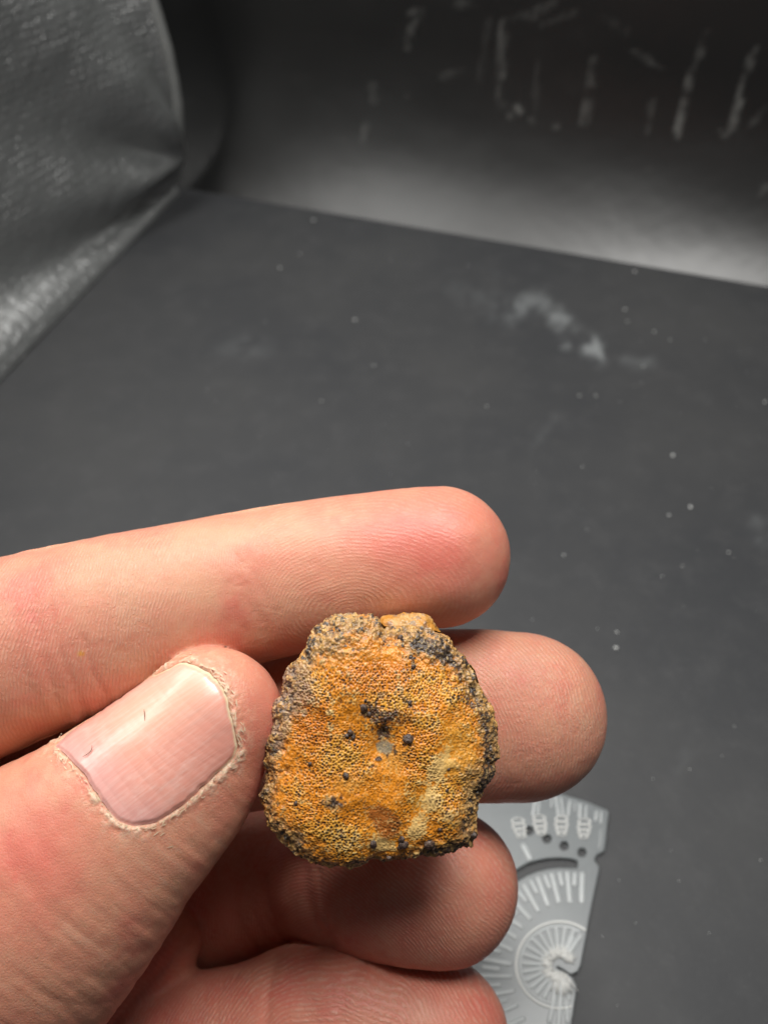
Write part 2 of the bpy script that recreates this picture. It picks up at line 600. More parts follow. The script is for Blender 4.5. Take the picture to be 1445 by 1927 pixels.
# refine where the camera looks: one level of linear subdivision of every quad
def subdivide(V, F, sel):
    """split the selected quads' edges; simple full split with hanging verts avoided by splitting all"""
    E = np.sort(np.concatenate([F[:, [0, 1]], F[:, [1, 2]], F[:, [2, 3]], F[:, [3, 0]]]), axis=1)
    key = E[:, 0] * (len(V) + 1) + E[:, 1]
    uq, first, inv = np.unique(key, return_index=True, return_inverse=True)
    mid = 0.5 * (V[E[first, 0]] + V[E[first, 1]])
    cen = V[F].mean(1)
    n0 = len(V); n1 = len(mid); nf = len(F)
    i = inv.reshape(4, nf)
    m0, m1, m2, m3 = n0 + i[0], n0 + i[1], n0 + i[2], n0 + i[3]
    c = n0 + n1 + np.arange(nf)
    Fn = np.concatenate([np.stack([F[:, 0], m0, c, m3], 1), np.stack([m0, F[:, 1], m1, c], 1),
                         np.stack([c, m1, F[:, 2], m2], 1), np.stack([m3, c, m2, F[:, 3]], 1)])
    return np.vstack([V, mid, cen]), Fn


def smooth(V, F, it, lam=0.5):
    E = np.concatenate([F[:, [0, 1]], F[:, [1, 2]], F[:, [2, 3]], F[:, [3, 0]]])
    E = np.concatenate([E, E[:, ::-1]])
    cnt = np.bincount(E[:, 0], minlength=len(V)).astype(float)
    for _ in range(it):
        S = np.stack([np.bincount(E[:, 0], weights=V[E[:, 1], k], minlength=len(V)) for k in range(3)], 1)
        V = V + lam * (S / cnt[:, None] - V)
    return V


def project(V, it=2):
    h = 0.004
    for _ in range(it):
        d = hand_sdf(V)
        g = np.stack([hand_sdf(V + np.eye(3)[k] * h) - d for k in range(3)], 1) / h
        n2 = np.maximum((g ** 2).sum(1), 0.2)
        st = np.clip(d, -0.05, 0.05)
        V = V - (st / n2)[:, None] * g
    return V


HV = smooth(HV, HF, 2)
HV = project(HV, 2)
# only what the camera can see keeps the fine resolution
HV, HF = subdivide(HV, HF, None)
HV = smooth(HV, HF, 4)
print("hand verts", len(HV))


def normals(V, F):
    n = np.cross(V[F[:, 2]] - V[F[:, 0]], V[F[:, 3]] - V[F[:, 1]])
    N = np.stack([np.bincount(F.ravel(), weights=np.repeat(n[:, k], 4), minlength=len(V)) for k in range(3)], 1)
    return N / np.maximum(np.linalg.norm(N, axis=1), 1e-9)[:, None]


HN = normals(HV, HF)
# which finger owns each vertex
names = ['index', 'middle', 'ring', 'little', 'thumb', 'palm', 'palm2']
D = np.stack([chain_sdf(n, HV) for n in names], 1)
own = D.argmin(1)
dep = -HV[:, 2]
PX = np.stack([HV[:, 0] / dep * FPX + CX, -HV[:, 1] / dep * FPX + CY], 1)
facing = np.clip(-(HN * (HV / np.linalg.norm(HV, axis=1)[:, None])).sum(1), 0, 1)

# ---- nail outline (photo pixels)
NAIL = np.array([(106, 1402), (125, 1382), (165, 1352), (215, 1317), (268, 1282), (312, 1258), (345, 1247), (375, 1255), (402, 1273), (421, 1300),
                 (432, 1335), (440, 1375), (446, 1405), (437, 1430), (412, 1455), (380, 1484), (342, 1517), (300, 1543), (262, 1553), (232, 1548),
                 (206, 1527), (182, 1494), (156, 1455), (128, 1424)], float)
NAILC = catmull(np.vstack([NAIL, NAIL[:1]]), 160)[:-1]


def poly_sd(PX, poly):
    """signed distance (negative inside)"""
    d = np.full(len(PX), 1e9)
    ins = np.zeros(len(PX), bool)
    n = len(poly)
    for i in range(n):
        a = poly[i]; b = poly[(i + 1) % n]
        ab = b - a
        t = np.clip(((PX - a) @ ab) / (ab @ ab), 0, 1)
        dd = np.hypot(*(PX - a - t[:, None] * ab).T)
        d = np.minimum(d, dd)
        c = ((a[1] > PX[:, 1]) != (b[1] > PX[:, 1]))
        with np.errstate(divide='ignore', invalid='ignore'):
            xi = (b[0] - a[0]) * (PX[:, 1] - a[1]) / (b[1] - a[1]) + a[0]
        ins ^= c & (PX[:, 0] < xi)
    return np.where(ins, -d, d)


isth = (own == 4) & (facing > 0.02)
nd = np.full(len(HV), 999.0)
near = isth & (PX[:, 0] > 40) & (PX[:, 0] < 540) & (PX[:, 1] > 1180) & (PX[:, 1] < 1640)
nd[near] = poly_sd(PX[near], NAILC)

disp = np.zeros(len(HV))
# nail bed drops under the plate, a groove, then the raised fold
rag = fbm(HV, 9.0, 4, 31)
fm = np.clip(0.55 + 1.6 * fbm(np.c_[PX * 0.018, PX[:, 0] * 0], 1, 3, 35), 0.1, 1.5)
fine = fbm(HV, 28.0, 3, 41)
tipside = sstep(390, 440, PX[:, 0])
disp += np.where(near, -0.055 * sstep(6, -6, nd), 0)
disp += np.where(near, fm * (0.009 + 0.022 * rag) * np.exp(-((nd - 8) / 6.0) ** 2) * (1 - 0.3 * tipside), 0)
disp += np.where(near, 0.020 * rag * np.exp(-(np.maximum(nd, 0) / 26.0) ** 2) * (nd > 2), 0)
disp += np.where(near, 0.016 * fine * np.exp(-((nd - 10) / 12.0) ** 2) * (nd > 2), 0)


def crease(pts, w, depth):
    """a furrow along a traced line; returns displacement"""
    d = np.full(len(HV), 1e9)
    for a, b in zip(pts[:-1], pts[1:]):
        d = np.minimum(d, seg_d(PX, a, b))
    return -depth * np.exp(-(d / w) ** 2)


cr = np.zeros(len(HV))
ind = (own == 0) & (facing > 0)
for pts, w, dp in [([(438, 1040), (448, 1090), (470, 1140), (500, 1180), (515, 1240)], 13, .009),
                   ([(462, 1060), (490, 1110), (520, 1150), (532, 1200)], 12, .007),
                   ([(430, 1100), (440, 1150), (465, 1210)], 11, .006),
                   ([(66, 1060), (62, 1110), (64, 1170), (85, 1250), (110, 1330), (135, 1370)], 12, .016),
                   ([(90, 1080), (94, 1140), (104, 1210), (140, 1290), (160, 1340)], 10, .010),
                   ([(30, 1100), (28, 1160), (40, 1230), (55, 1300)], 7, .010),
                   ([(160, 1200), (175, 1270), (215, 1330)], 7, .010)]:
    c = crease(pts, w, dp) * (1 + 0.5 * fine)
    cr += np.where(ind, c, 0)
# shallow waist at the joints
cr += np.where(ind, -0.03 * np.exp(-((PX[:, 0] - 470) / 70) ** 2) - 0.03 * np.exp(-((PX[:, 0] - 80) / 60) ** 2), 0)
rg = (own == 2)
cr += np.where(rg, crease([(572, 1620), (574, 1680), (590, 1740), (620, 1775)], 12, .04), 0)
cr += np.where(rg, crease([(600, 1640), (605, 1700), (622, 1750)], 6, .02), 0)
lt_ = (own == 3)
cr += np.where(lt_, crease([(520, 1800), (505, 1860), (500, 1927)], 10, .02), 0)
cr += np.where(lt_, crease([(700, 1800), (650, 1850), (640, 1927)], 9, .012), 0)
pl = own >= 5
cr += np.where(pl, crease([(215, 1927), (290, 1840), (360, 1760)], 9, .03), 0)
disp += cr
# general unevenness of flesh
disp += 0.018 * fbm(HV, 0.9, 2, 51) + 0.007 * fbm(HV, 4.0, 3, 61)
# thumb: lengthwise wrinkles on the shaded side and fine crosshatch above the nail fold
thm = own == 4
ax = np.array([0.60, -0.80])     # across the thumb in photo pixels
al = np.array([0.80, 0.60])
tq = (PX - np.array([300, 1500])) @ ax
tl = (PX - np.array([300, 1500])) @ np.array([0.80, -0.60])
wr = fbm(np.c_[tl * 0.010, -tq * 0.075, PX[:, 0] * 0], 1.0, 3, 71)
side = np.where(thm, sstep(40, 120, (PX - np.array([265, 1508])) @ np.array([0.64, 0.77])), 0)
disp += 0.0065 * wr * side
knuck = fbm(np.c_[tl * 0.05, tq * 0.012, PX[:, 0] * 0], 1.0, 3, 73)
disp += np.where(thm & (nd > 20), 0.004 * knuck, 0)
# flatten where fingers press the rock
HV = HV + disp[:, None] * HN

# ---- ridge field: distance from each print's core
cores = {0: ((655, 1150), 10.2, 0.62, -9), 1: ((760, 1400), 10.9, 0.9, 0), 2: ((640, 1820), 12.0, 1.0, 0), 3: ((640, 2080), 11.6, 1.0, 0)}
g = np.zeros(len(HV))
warp = 0.10 * fbm(HV, 0.8, 3, 81) + 0.03 * fbm(HV, 3.0, 2, 83)
for k, (c, dz, an, rot) in cores.items():
    cp = cs(c[0], c[1], dz)
    v = HV - cp
    a = math.radians(-rot)
    ex = np.array([math.cos(a), math.sin(a), 0]); ey = np.array([-math.sin(a), math.cos(a), 0])
    gg = np.sqrt((v @ ex * an) ** 2 + (v @ ey) ** 2 + (v[:, 2] * 0.9) ** 2)
    if k == 0:
        # far from the tip the lines turn and run across the finger, leaning
        lin = -(v @ ex) * 1.0 + 0.35 * (v @ ey) + 0.15
        w = sstep(-0.5, -1.8, v @ ex)
        gg = gg * (1 - w) + lin * w
    mk = own == k
    g[mk] = gg[mk]
mk = own >= 5
g[mk] = (HV @ np.array([0.7, 0.5, 0.4]))[mk]
g += warp
amt = np.where(own <= 3, 1.0, 0.0)
amt = np.where(own >= 5, 0.5, amt)
amt = amt * np.clip(0.75 + 0.6 * fbm(HV, 1.6, 3, 91), 0.2, 1)
amt = np.where(own == 0, amt * (0.42 + .5 * sstep(500, 250, PX[:, 0])), amt)
# the smooth end of a fingertip
amt = np.where((own == 0), amt * sstep(960, 860, PX[:, 0]), amt)

# ---- skin colour: redness, pale dry skin, dirt
n1 = fbm(HV, 0.7, 4, 101); n2 = fbm(HV, 3.2, 4, 103)
skin = np.tile(np.array([0.69, 0.355, 0.228]), (len(HV), 1))
red = 0.42 + 0.65 * n1 + 0.45 * n2 + .5 * sstep(.1, .5, fbm(HV, 1.6, 5, 107, .6))


def blob(x, y, rx, ry, rot=0):
    a = math.radians(rot)
    dx = PX[:, 0] - x; dy = PX[:, 1] - y
    u = dx * math.cos(a) + dy * math.sin(a); v = -dx * math.sin(a) + dy * math.cos(a)
    return np.exp(-((u / rx) ** 2 + (v / ry) ** 2))


red = red + 1.3 * blob(790, 1010, 130, 70, 0) + .4 * blob(840, 1100, 100, 60) - 0.4 * blob(560, 1000, 220, 60) + 0.5 * blob(470, 1110, 50, 80) \
    + 0.5 * blob(60, 1200, 70, 140) - .4 * blob(230, 1060, 120, 60)
red = np.where(own == 4, red + 0.0 + 0.8 * blob(60, 1600, 150, 120) + .6 * blob(490, 1450, 30, 130) + .3 * blob(500, 1280, 40, 60), red)
red = np.where((own == 1), red + 0.25, red)
red = np.where((own == 2) | (own == 3), red + 0.75, red)
red = np.where(own >= 5, red + 0.7, red)
red = np.clip(red, 0, 1.6)
skin = skin * (1 - 0.0 * red[:, None]) + red[:, None] * (np.array([0.66, 0.190, 0.140]) - skin) * 0.62
# pale dry skin around the nail, flaky
dry = np.zeros(len(HV))
dry = np.where(near, np.exp(-((nd - 6) / (3 + 3.5 * fm)) ** 2) * (0.15 + .35 * fm + 1.1 * rag + .7 * fine), 0)
dry += np.where(near, sstep(0.05, 0.5, fine + rag) * 0.55 * np.exp(-(np.maximum(nd, 0) / 34.0) ** 2) * (nd > 0), 0)
dry += np.where(thm, 0.22 * sstep(0.25, 0.6, fbm(np.c_[tl * 0.03, tq * 0.10, PX[:, 0] * 0], 1, 3, 111)) * side, 0)
dry += np.where(thm, 0.28 * sstep(0.1, 0.5, fine) * blob(455, 1260, 60, 50), 0)
dry = np.clip(dry, 0, 1)
dirt = np.where(near, np.exp(-((nd - 8) / 5.0) ** 2) * sstep(-0.1, 0.4, rag) * blob(415, 1258, 34, 28) * 1.3, 0)
dirt += np.where(near, np.exp(-((nd - 0) / 2.8) ** 2) * 0.25, 0)
dirt += np.where(thm, side * 0.35 * sstep(0.45, 0.7, fbm(np.c_[tl * 0.07, tq * 0.14, PX[:, 0] * 0], 1, 3, 121)), 0)
dirt = np.clip(dirt, 0, 1)
skin = skin * (1 - dry[:, None]) + dry[:, None] * np.array([0.76, 0.54, 0.39])
skin = skin * (1 - dirt[:, None]) + dirt[:, None] * np.array([0.27, 0.17, 0.075])
# rust-coloured crumb stain
cb = sstep(9, 4, np.hypot(PX[:, 0] - 153, (PX[:, 1] - 1230) * 1.4) + 3 * rag)
skin = skin * (1 - cb[:, None]) + cb[:, None] * np.array([0.72, 0.33, 0.07])

m = NT("skin")
ca = m.attr('Col').outputs['Color']
gph = m.attr('ridge').outputs['Fac']
ga = m.attr('ridge_amount').outputs['Fac']
rn = m.noise(14, 3, .6)
ph = m.math('ADD', m.math('MULTIPLY', gph, 2 * math.pi / 0.0455), m.math('MULTIPLY', rn, 4.0))
wave = m.math('SINE', ph)
w01 = m.math('MULTIPLY_ADD', wave, 0.5, 0.5)
brk = m.ramp(m.noise(15, 4, .75), 0.36, 0.60)
ridge = m.math('MULTIPLY', m.math('MULTIPLY', w01, ga), brk)
por = m.noise(38, 4, .65)
mot = m.noise(5, 5, .65)
c1 = m.mix(m.math('MULTIPLY', m.ramp(mot, .35, .7), .35), ca, m.mix(1.0, ca, (1.0, .80, .76), 'MULTIPLY'))
c2 = m.mix(m.math('MULTIPLY', ridge, 0.34), c1, (0.82, 0.58, 0.44))
c2 = m.mix(m.math('MULTIPLY', m.ramp(por, .62, .8), .25), c2, (0.78, .55, .40))
b1 = m.bump(por, 0.40, 0.014)
vd = m.n('ShaderNodeTexVoronoi'); vd.feature = 'DISTANCE_TO_EDGE'; vd.inputs['Scale'].default_value = 26
wv = m.n('ShaderNodeVectorMath', operation='MULTIPLY_ADD'); m.l(m.n('ShaderNodeTexNoise').outputs[1], wv.inputs[0]); wv.inputs[1].default_value = (.12, .12, .12); m.l(m.obj(), wv.inputs[2])
m.l(wv.outputs[0], vd.inputs['Vector'])
crep = m.math('MULTIPLY', m.ramp(vd.outputs[0], 0.0, 0.18), m.attr('dorsal').outputs['Fac'])
b15 = m.bump(crep, 0.22, 0.010, b1)
b2 = m.bump(ridge, 0.75, 0.011, b15)
m.set(Base_Color=c2, Roughness=m.math('MULTIPLY_ADD', mot, 0.28, 0.26), Specular_IOR_Level=0.42, Subsurface_Weight=0.32,
      Subsurface_Radius=(1.0, 0.32, 0.18), Subsurface_Scale=0.13, Normal=b2)
MAT_SKIN = m.m

W = c2w(HV)
me = mesh_from("hand", W, HF)
setattr_c(me, 'Col', skin)
setattr_f(me, 'ridge', g)
setattr_f(me, 'ridge_amount', amt)
setattr_f(me, 'dorsal', np.where(own == 4, 1.0, 0.0))
hand = link("hand", me, MAT_SKIN)
tag(hand, "bare hand coming in from the left, pinching the orange fossil between thumb and fingers", "hand")

# ---- thumbnail
m = NT("nail_plate")
ca = m.attr('Col').outputs['Color']
uvn = m.n('ShaderNodeUVMap').outputs[0]
mp = m.n('ShaderNodeMapping'); mp.inputs['Scale'].default_value = (1.0, 14.0, 1)
m.l(uvn, mp.inputs[0])
st = m.noise(2.2, 4, .6, mp.outputs[0])
mp2 = m.n('ShaderNodeMapping'); mp2.inputs['Scale'].default_value = (3.0, 9.0, 1); mp2.inputs['Rotation'].default_value = (0, 0, .5)
m.l(uvn, mp2.inputs[0])
scr = m.ramp(m.noise(3.0, 6, .75, mp2.outputs[0]), .62, .78)
base = m.mix(m.math('MULTIPLY', m.ramp(st, .4, .7), .22), ca, (0.90, 0.70, 0.62))
base = m.mix(m.math('MULTIPLY', scr, .22), base, (0.95, 0.85, 0.8))
m.set(Base_Color=base, Roughness=0.34, Specular_IOR_Level=0.5, Subsurface_Weight=0.25, Subsurface_Radius=(1, .5, .4), Subsurface_Scale=0.08,
      Coat_Weight=0.35, Coat_Roughness=0.22)
m.set(Normal=m.bump(st, 0.22, 0.012, m.bump(m.noise(9, 4, .6, uvn), .2, .01)))
MAT_NAIL = m.m

# disc-like grid over the outline: centre + rings towards the outline
cen = np.array([285.0, 1402.0])
NR, NA = 70, 240
oc = catmull(np.vstack([NAIL, NAIL[:1]]), NA + 1)[:-1]
jag = fbm(np.c_[oc * 0.05, oc[:, :1] * 0], 1.0, 3, 131)
dirn = (oc - cen) / np.linalg.norm(oc - cen, axis=1)[:, None]
oc = oc + dirn * (0.5 + 4.0 * jag[:, None])
rr = np.linspace(0, 1, NR)[1:]
pp = [cen[None]]
for r in rr:
    pp.append(cen + (oc - cen) * r)
pp = np.vstack(pp)


def march(px, iso=0.0, sdf=lambda p: chain_sdf('thumb', p)):
    d = cs(px[:, 0], px[:, 1], 1.0)
    d = d / np.linalg.norm(d, axis=1)[:, None]
    t = np.full(len(px), 6.5)
    for _ in range(60):
        v = sdf(d * t[:, None]) - iso
        t = t + np.clip(v, -0.3, 0.5) * 0.75
    return d * t[:, None]


NP = march(pp)
gx = np.stack([chain_sdf('thumb', NP + np.eye(3)[k] * .01) - chain_sdf('thumb', NP - np.eye(3)[k] * .01) for k in range(3)], 1)
NN = gx / np.linalg.norm(gx, axis=1)[:, None]
rho = np.concatenate([[0], np.repeat(rr, NA)])
pr = (pp - cen) @ np.array([0.80, -0.60]) / 150.0       # along
pa = (pp - cen) @ np.array([0.60, 0.80]) / 150.0        # across
lift = 0.004 + 0.030 * (1 - rho ** 3) + 0.004 * fbm(np.c_[pr * 1.0, pa * 9, pr * 0], 1, 3, 141)
lift = lift - 0.022 * sstep(0.93, 1.0, rho)
NP = NP + NN * lift[:, None]
f = []
for k in range(NA):
    f.append((0, 1 + k, 1 + (k + 1) % NA))
for r in range(NR - 2):
    for k in range(NA):
        a = 1 + r * NA + k; b = 1 + r * NA + (k + 1) % NA
        f.append((a, a + NA, b + NA, b))
f = [tuple(reversed(q)) for q in f] if np.cross(NP[2] - NP[1], NP[1 + NA] - NP[1])[2] > 0 else f
me = mesh_from("nail", c2w(NP), f)
pink = np.tile(np.array([0.77, 0.335, 0.26]), (len(NP), 1))
tN = np.clip((pr + 1.05) / 2.1, 0, 1)
n3 = fbm(np.c_[pr * 2, pa * 3, pr * 0], 1, 4, 151)
lil = sstep(0.42, 0.05, tN + 0.1 * n3)
pink = pink + lil[:, None] * (np.array([0.72, 0.40, 0.38]) - pink) * .6
hilite = np.exp(-((pa + .35) / .35) ** 2) * sstep(.2, .6, tN)  # cream band on the upper side: the nail's soft highlight, put into colour
pink = pink + hilite[:, None] * (np.array([0.80, 0.52, 0.37]) - pink) * .7
wh = sstep(0.1, 0.9, 1.2 * fbm(np.c_[pr * 5.3 + pa * 2, pa * 9 - pr, pr * 0 + .5], 1, 4, 161, .6) + 0.55 * np.exp(-((pr + .25) ** 2 + (pa - .5) ** 2) / .12) + .3 * n3)
pink = pink + wh[:, None] * (np.array([0.86, 0.62, 0.54]) - pink) * .28
edg = sstep(0.955, 0.985, rho) * sstep(0.6, 0.85, tN)
pink = pink + edg[:, None] * (np.array([0.80, 0.66, 0.42]) - pink) * .9
setattr_c(me, 'Col', pink)
uvl = me.uv_layers.new(name="UVMap")
li = np.zeros(len(me.loops), np.int32); me.loops.foreach_get('vertex_index', li)
uvl.data.foreach_set('uv', np.c_[pr[li], pa[li]].astype(np.float32).ravel())
nail = link("nail", me, MAT_NAIL, hand)
nail['label'] = "pink short thumbnail ringed by pale flaking skin"

# ---- flakes of dry skin round the nail fold (uncountable)
m = NT("dry_skin_flake")
m.set(Base_Color=(0.76, 0.56, 0.38), Roughness=0.6, Subsurface_Weight=0.2, Subsurface_Scale=0.05)
MAT_FLAKE = m.m
vs, fs = [], []
q_ = catmull(np.vstack([NAIL, NAIL[:1]]), 700)[:-1]
tan = np.roll(q_, -1, 0) - q_
tan /= np.linalg.norm(tan, axis=1)[:, None]
nrm2 = np.c_[tan[:, 1], -tan[:, 0]]
if poly_sd((q_ + nrm2 * 5)[:1], NAILC)[0] < 0: nrm2 = -nrm2
NFL = 240
ii = rng.randint(0, len(q_), NFL)
offs = np.abs(rng.normal(0, 1, NFL)) ** 1.5 * 5 + 2
clump = fbm(np.c_[q_[ii] * 0.03, offs * 0], 1, 3, 301)
offs = offs * (1 + 1.2 * clump)
ctr = q_[ii] + nrm2[ii] * offs[:, None]
base3 = march(ctr)
tid = np.sum((march(ctr + tan[ii] * 3) - base3), 1)
T3 = march(ctr + tan[ii] * 4) - base3
T3 /= np.linalg.norm(T3, axis=1)[:, None]
G3 = np.stack([chain_sdf('thumb', base3 + np.eye(3)[k] * .01) - chain_sdf('thumb', base3 - np.eye(3)[k] * .01) for k in range(3)], 1)
G3 /= np.linalg.norm(G3, axis=1)[:, None]
B3 = np.cross(G3, T3)
for i in range(NFL):
    ln = rng.uniform(0.010, 0.040) * max(.3, 1 + clump[i]); wd = rng.uniform(0.003, 0.008)
    a = rng.normal(0, 0.35)
    t = T3[i] * math.cos(a) + B3[i] * math.sin(a); b = np.cross(G3[i], t)
    hgt = 0.011 * math.exp(-((offs[i] - 8) / 8) ** 2) + 0.004 + rng.uniform(0, .006)
    c = base3[i] + G3[i] * hgt
    n = len(vs)
    curl = G3[i] * rng.uniform(0, .012)
    for (u, v, kk) in ((-1, -.3, 0), (-.2, -1, .3), (1, -.2, 1), (.6, .8, .8), (-.5, .9, .2)):
        vs.append(c + t * u * ln + b * v * wd + curl * kk)
    fs.append((n, n + 1, n + 2, n + 3, n + 4))
me = mesh_from("dry_skin", c2w(np.array(vs)), fs, False)
o = link("dry_skin", me, MAT_FLAKE, hand)
o['kind'] = 'stuff'


# ---- two stray hairs lying on the nail
m = NT("dark_hair"); m.set(Base_Color=(0.20, 0.11, 0.07), Roughness=0.5); MAT_HAIR = m.m


def tube(path, r, nseg=6):
    path = np.asarray(path, float); V = []; F = []
    n = len(path)
    for i in range(n):
        t = path[min(i + 1, n - 1)] - path[max(i - 1, 0)]; t /= np.linalg.norm(t)
        a = np.cross(t, [0.3, 0.2, 0.9]); a /= np.linalg.norm(a); b = np.cross(t, a)
        rr_ = r * (0.35 + 0.65 * math.sin(math.pi * (i + .5) / n))
        for k in range(nseg):
            th = 2 * math.pi * k / nseg
            V.append(path[i] + rr_ * (a * math.cos(th) + b * math.sin(th)))
    for i in range(n - 1):
        for k in range(nseg):
            F.append((i * nseg + k, i * nseg + (k + 1) % nseg, (i + 1) * nseg + (k + 1) % nseg, (i + 1) * nseg + k))
    F.append(tuple(range(nseg))[::-1]); F.append(tuple((n - 1) * nseg + k for k in range(nseg)))
    return np.array(V), F


for pts, lab in [([(177, 1405), (176, 1413), (170, 1420), (159, 1427)], "short dark curved hair lying on the cuticle end of the thumbnail"),
                 ([(275, 1337), (276, 1346), (276, 1358)], "tiny straight dark hair lying on the upper middle of the thumbnail")]:
    c = catmull(np.array(pts, float), 12)
    p3 = march(c, 0.0)
    rel = 0.040
    g3 = np.stack([chain_sdf('thumb', p3 + np.eye(3)[k] * .01) - chain_sdf('thumb', p3 - np.eye(3)[k] * .01) for k in range(3)], 1)
    g3 /= np.linalg.norm(g3, axis=1)[:, None]
    V_, F_ = tube(p3 + g3 * rel, 0.0045)
    o = link("stray_hair", mesh_from("stray_hair", c2w(V_), F_), MAT_HAIR)
    tag(o, lab, "hair", "stray hairs on the thumbnail")

# ================================================================== fossil
ZS = 0.3322          # close-up tracing pixel -> photo pixel
def z2p(z):
    z = np.asarray(z, float)
    return np.stack([480 + z[..., 0] * ZS, 1130 + z[..., 1] * ZS], -1)


RO = np.array([(460, 75), (560, 75), (640, 82), (690, 98), (735, 138), (800, 142), (900, 140), (1000, 160), (1060, 182), (1110, 230), (1150, 290), (1200, 340),
               (1250, 405), (1275, 490), (1310, 555), (1352, 620), (1366, 700), (1380, 780), (1375, 880), (1357, 960), (1335, 1015), (1283, 1070), (1265, 1130),
               (1255, 1200), (1250, 1280), (1220, 1380), (1150, 1402), (1080, 1428), (960, 1446), (850, 1462), (760, 1467), (690, 1455), (640, 1458), (600, 1478),
               (550, 1500), (480, 1512), (400, 1505), (300, 1470), (220, 1430), (170, 1388), (130, 1330), (90, 1270), (60, 1210), (40, 1150), (38, 1080), (60, 1000),
               (55, 930), (70, 850), (75, 800), (95, 720), (100, 650), (110, 590), (150, 540), (160, 480), (180, 410), (220, 360), (280, 300), (310, 220), (350, 170), (400, 115)], float)
RC = np.array([710.0, 800.0])
th = np.arctan2(RO[:, 1] - RC[1], RO[:, 0] - RC[0])
rad = np.hypot(*(RO - RC).T)
od = np.argsort(th); th = th[od]; rad = rad[od]
TH = np.r_[th - 2 * math.pi, th, th + 2 * math.pi]; RAD = np.r_[rad, rad, rad]
ROCK_D = 9.72
K = ZS * ROCK_D / FPX          # tracing px -> cm at the rock
NGR = 620


def disc_grid(n):
    a = np.linspace(-1, 1, n)
    X, Y = np.meshgrid(a, a, indexing='ij')
    X = X.ravel(); Y = Y.ravel()
    r = np.maximum(np.abs(X), np.abs(Y))
    with np.errstate(divide='ignore', invalid='ignore'):
        phi = np.where(np.abs(X) > np.abs(Y), math.pi / 4 * Y / X, math.pi / 2 - math.pi / 4 * X / Y)
    phi = np.nan_to_num(phi)
    rs = np.where(np.abs(X) > np.abs(Y), X, Y)
    return rs * np.cos(phi), rs * np.sin(phi), np.abs(r)


def shell(n, zsign, H, pw, rs=1.0):
    x, y, r = disc_grid(n)
    t = np.arctan2(y, x)
    R = np.interp(t, TH, RAD) * rs
    q = r * math.pi / 2
    radial = 1 - (1 - r) ** 1.3
    z = H * np.maximum(1 - radial ** 3.4, 0) ** pw
    zx = RC[0] + np.cos(t) * R * radial; zy = RC[1] + np.sin(t) * R * radial
    return zx, zy, z * zsign, r


m_front = shell(NGR, 1, 0.36, 0.55)
m_back = shell(150, -1, 0.42, 0.7)


def to_cam(zx, zy, z):
    px = z2p(np.stack([zx, zy], -1))
    p = cs(px[:, 0], px[:, 1], np.full(len(zx), ROCK_D))
    p[:, 2] += z
    return p


zx, zy, zz, rr_ = m_front
Pf = to_cam(zx, zy, zz)
Ff = grid_faces(NGR, NGR)
Nf = normals(Pf, Ff)
if Nf[len(Nf) // 2, 2] < 0:
    Ff = Ff[:, ::-1]; Nf = -Nf
Q = np.stack([zx, zy], -1)
Q3 = Pf


def zb(x, y, rx, ry, rot=0, p=2):
    a = math.radians(rot)
    dx = zx - x; dy = zy - y
    u = dx * math.cos(a) + dy * math.sin(a); v = -dx * math.sin(a) + dy * math.cos(a)
    return np.exp(-(np.abs(u / rx) ** p + np.abs(v / ry) ** p))


nA = fbm(Q3, 1.6, 4, 201); nB = fbm(Q3, 5.0, 4, 203); nC = fbm(Q3, 17.0, 3, 205); nD = fbm(Q3, 42.0, 2, 207)
nW = fbm(Q3, 2.4, 4, 209); nE = fbm(Q3, 27.0, 2, 215)
nM = nB + .55 * nC + .35 * nD
edge_d = (1 - rr_) + 0.04 * nA      # 0 at the rim
# relief
dz = 0.045 * nA + 0.022 * nB
dz += -0.085 * zb(725, 770, 75, 85) - 0.05 * zb(720, 700, 35, 35)              # central pit
dz += 0.05 * zb(450, 420, 240, 200) + 0.05 * zb(960, 620, 170, 260, 20) - 0.05 * zb(660, 1190, 120, 120) - 0.05 * zb(930, 1120, 90, 170, 20)
dz += 0.03 * zb(800, 1090, 45, 90, 15) + 0.05 * zb(300, 1200, 180, 150) + .04 * zb(1130, 1180, 100, 160)
dz += -0.06 * zb(740, 165, 30, 70) + 0.04 * zb(560, 200, 170, 100)
rimw = sstep(0.32, 0.03, edge_d + .16 * nB + .10 * nA)
grain = sstep(-0.1, 0.6, nC)
coarse = np.clip(rimw + 0.8 * zb(480, 230, 300, 140) + .7 * zb(950, 260, 160, 90) + 0.8 * zb(460, 1090, 60, 50) + .8 * zb(180, 520, 110, 230) + .6 * zb(1230, 1000, 120, 330, 8) + .5 * zb(250, 1300, 170, 110, 35), 0, 1)
dz += coarse * (0.008 * nC + 0.017 * nE + 0.008 * nD + 0.026 * nB)
# scalloped bottom edge and broken right side
dz += rimw * 0.05 * fbm(Q3, 7.5, 3, 211)

# pores: jittered lattice
SP = 16.5
warpx = zx + 12 * fbm(Q3, 3, 2, 221); warpy = zy + 12 * fbm(Q3, 3, 2, 223)
gy = np.floor(warpy / (SP * 0.87)).astype(int)
best = np.full(len(zx), 1e9); bid = np.zeros(len(zx)); second = np.full(len(zx), 1e9)
for dy in (-1, 0, 1):
    jy = gy + dy
    ox = (jy % 2) * 0.5
    gx_ = np.floor(warpx / SP - ox).astype(int)
    for dx in (-1, 0, 1):
        jx = gx_ + dx
        zero = np.zeros_like(jx)
        cx_ = (jx + ox + 0.5 + 0.80 * (_hash(jx, jy, zero, 5) - .5)) * SP
        cy_ = (jy + 0.5 + 0.80 * (_hash(jx, jy, zero, 6) - .5)) * SP * 0.87
        d = np.hypot(warpx - cx_, warpy - cy_)
        mk = d < best
        second = np.where(mk, best, np.minimum(second, d))
        best = np.where(mk, d, best)
        bid = np.where(mk, _hash(jx, jy, zero, 7), bid)
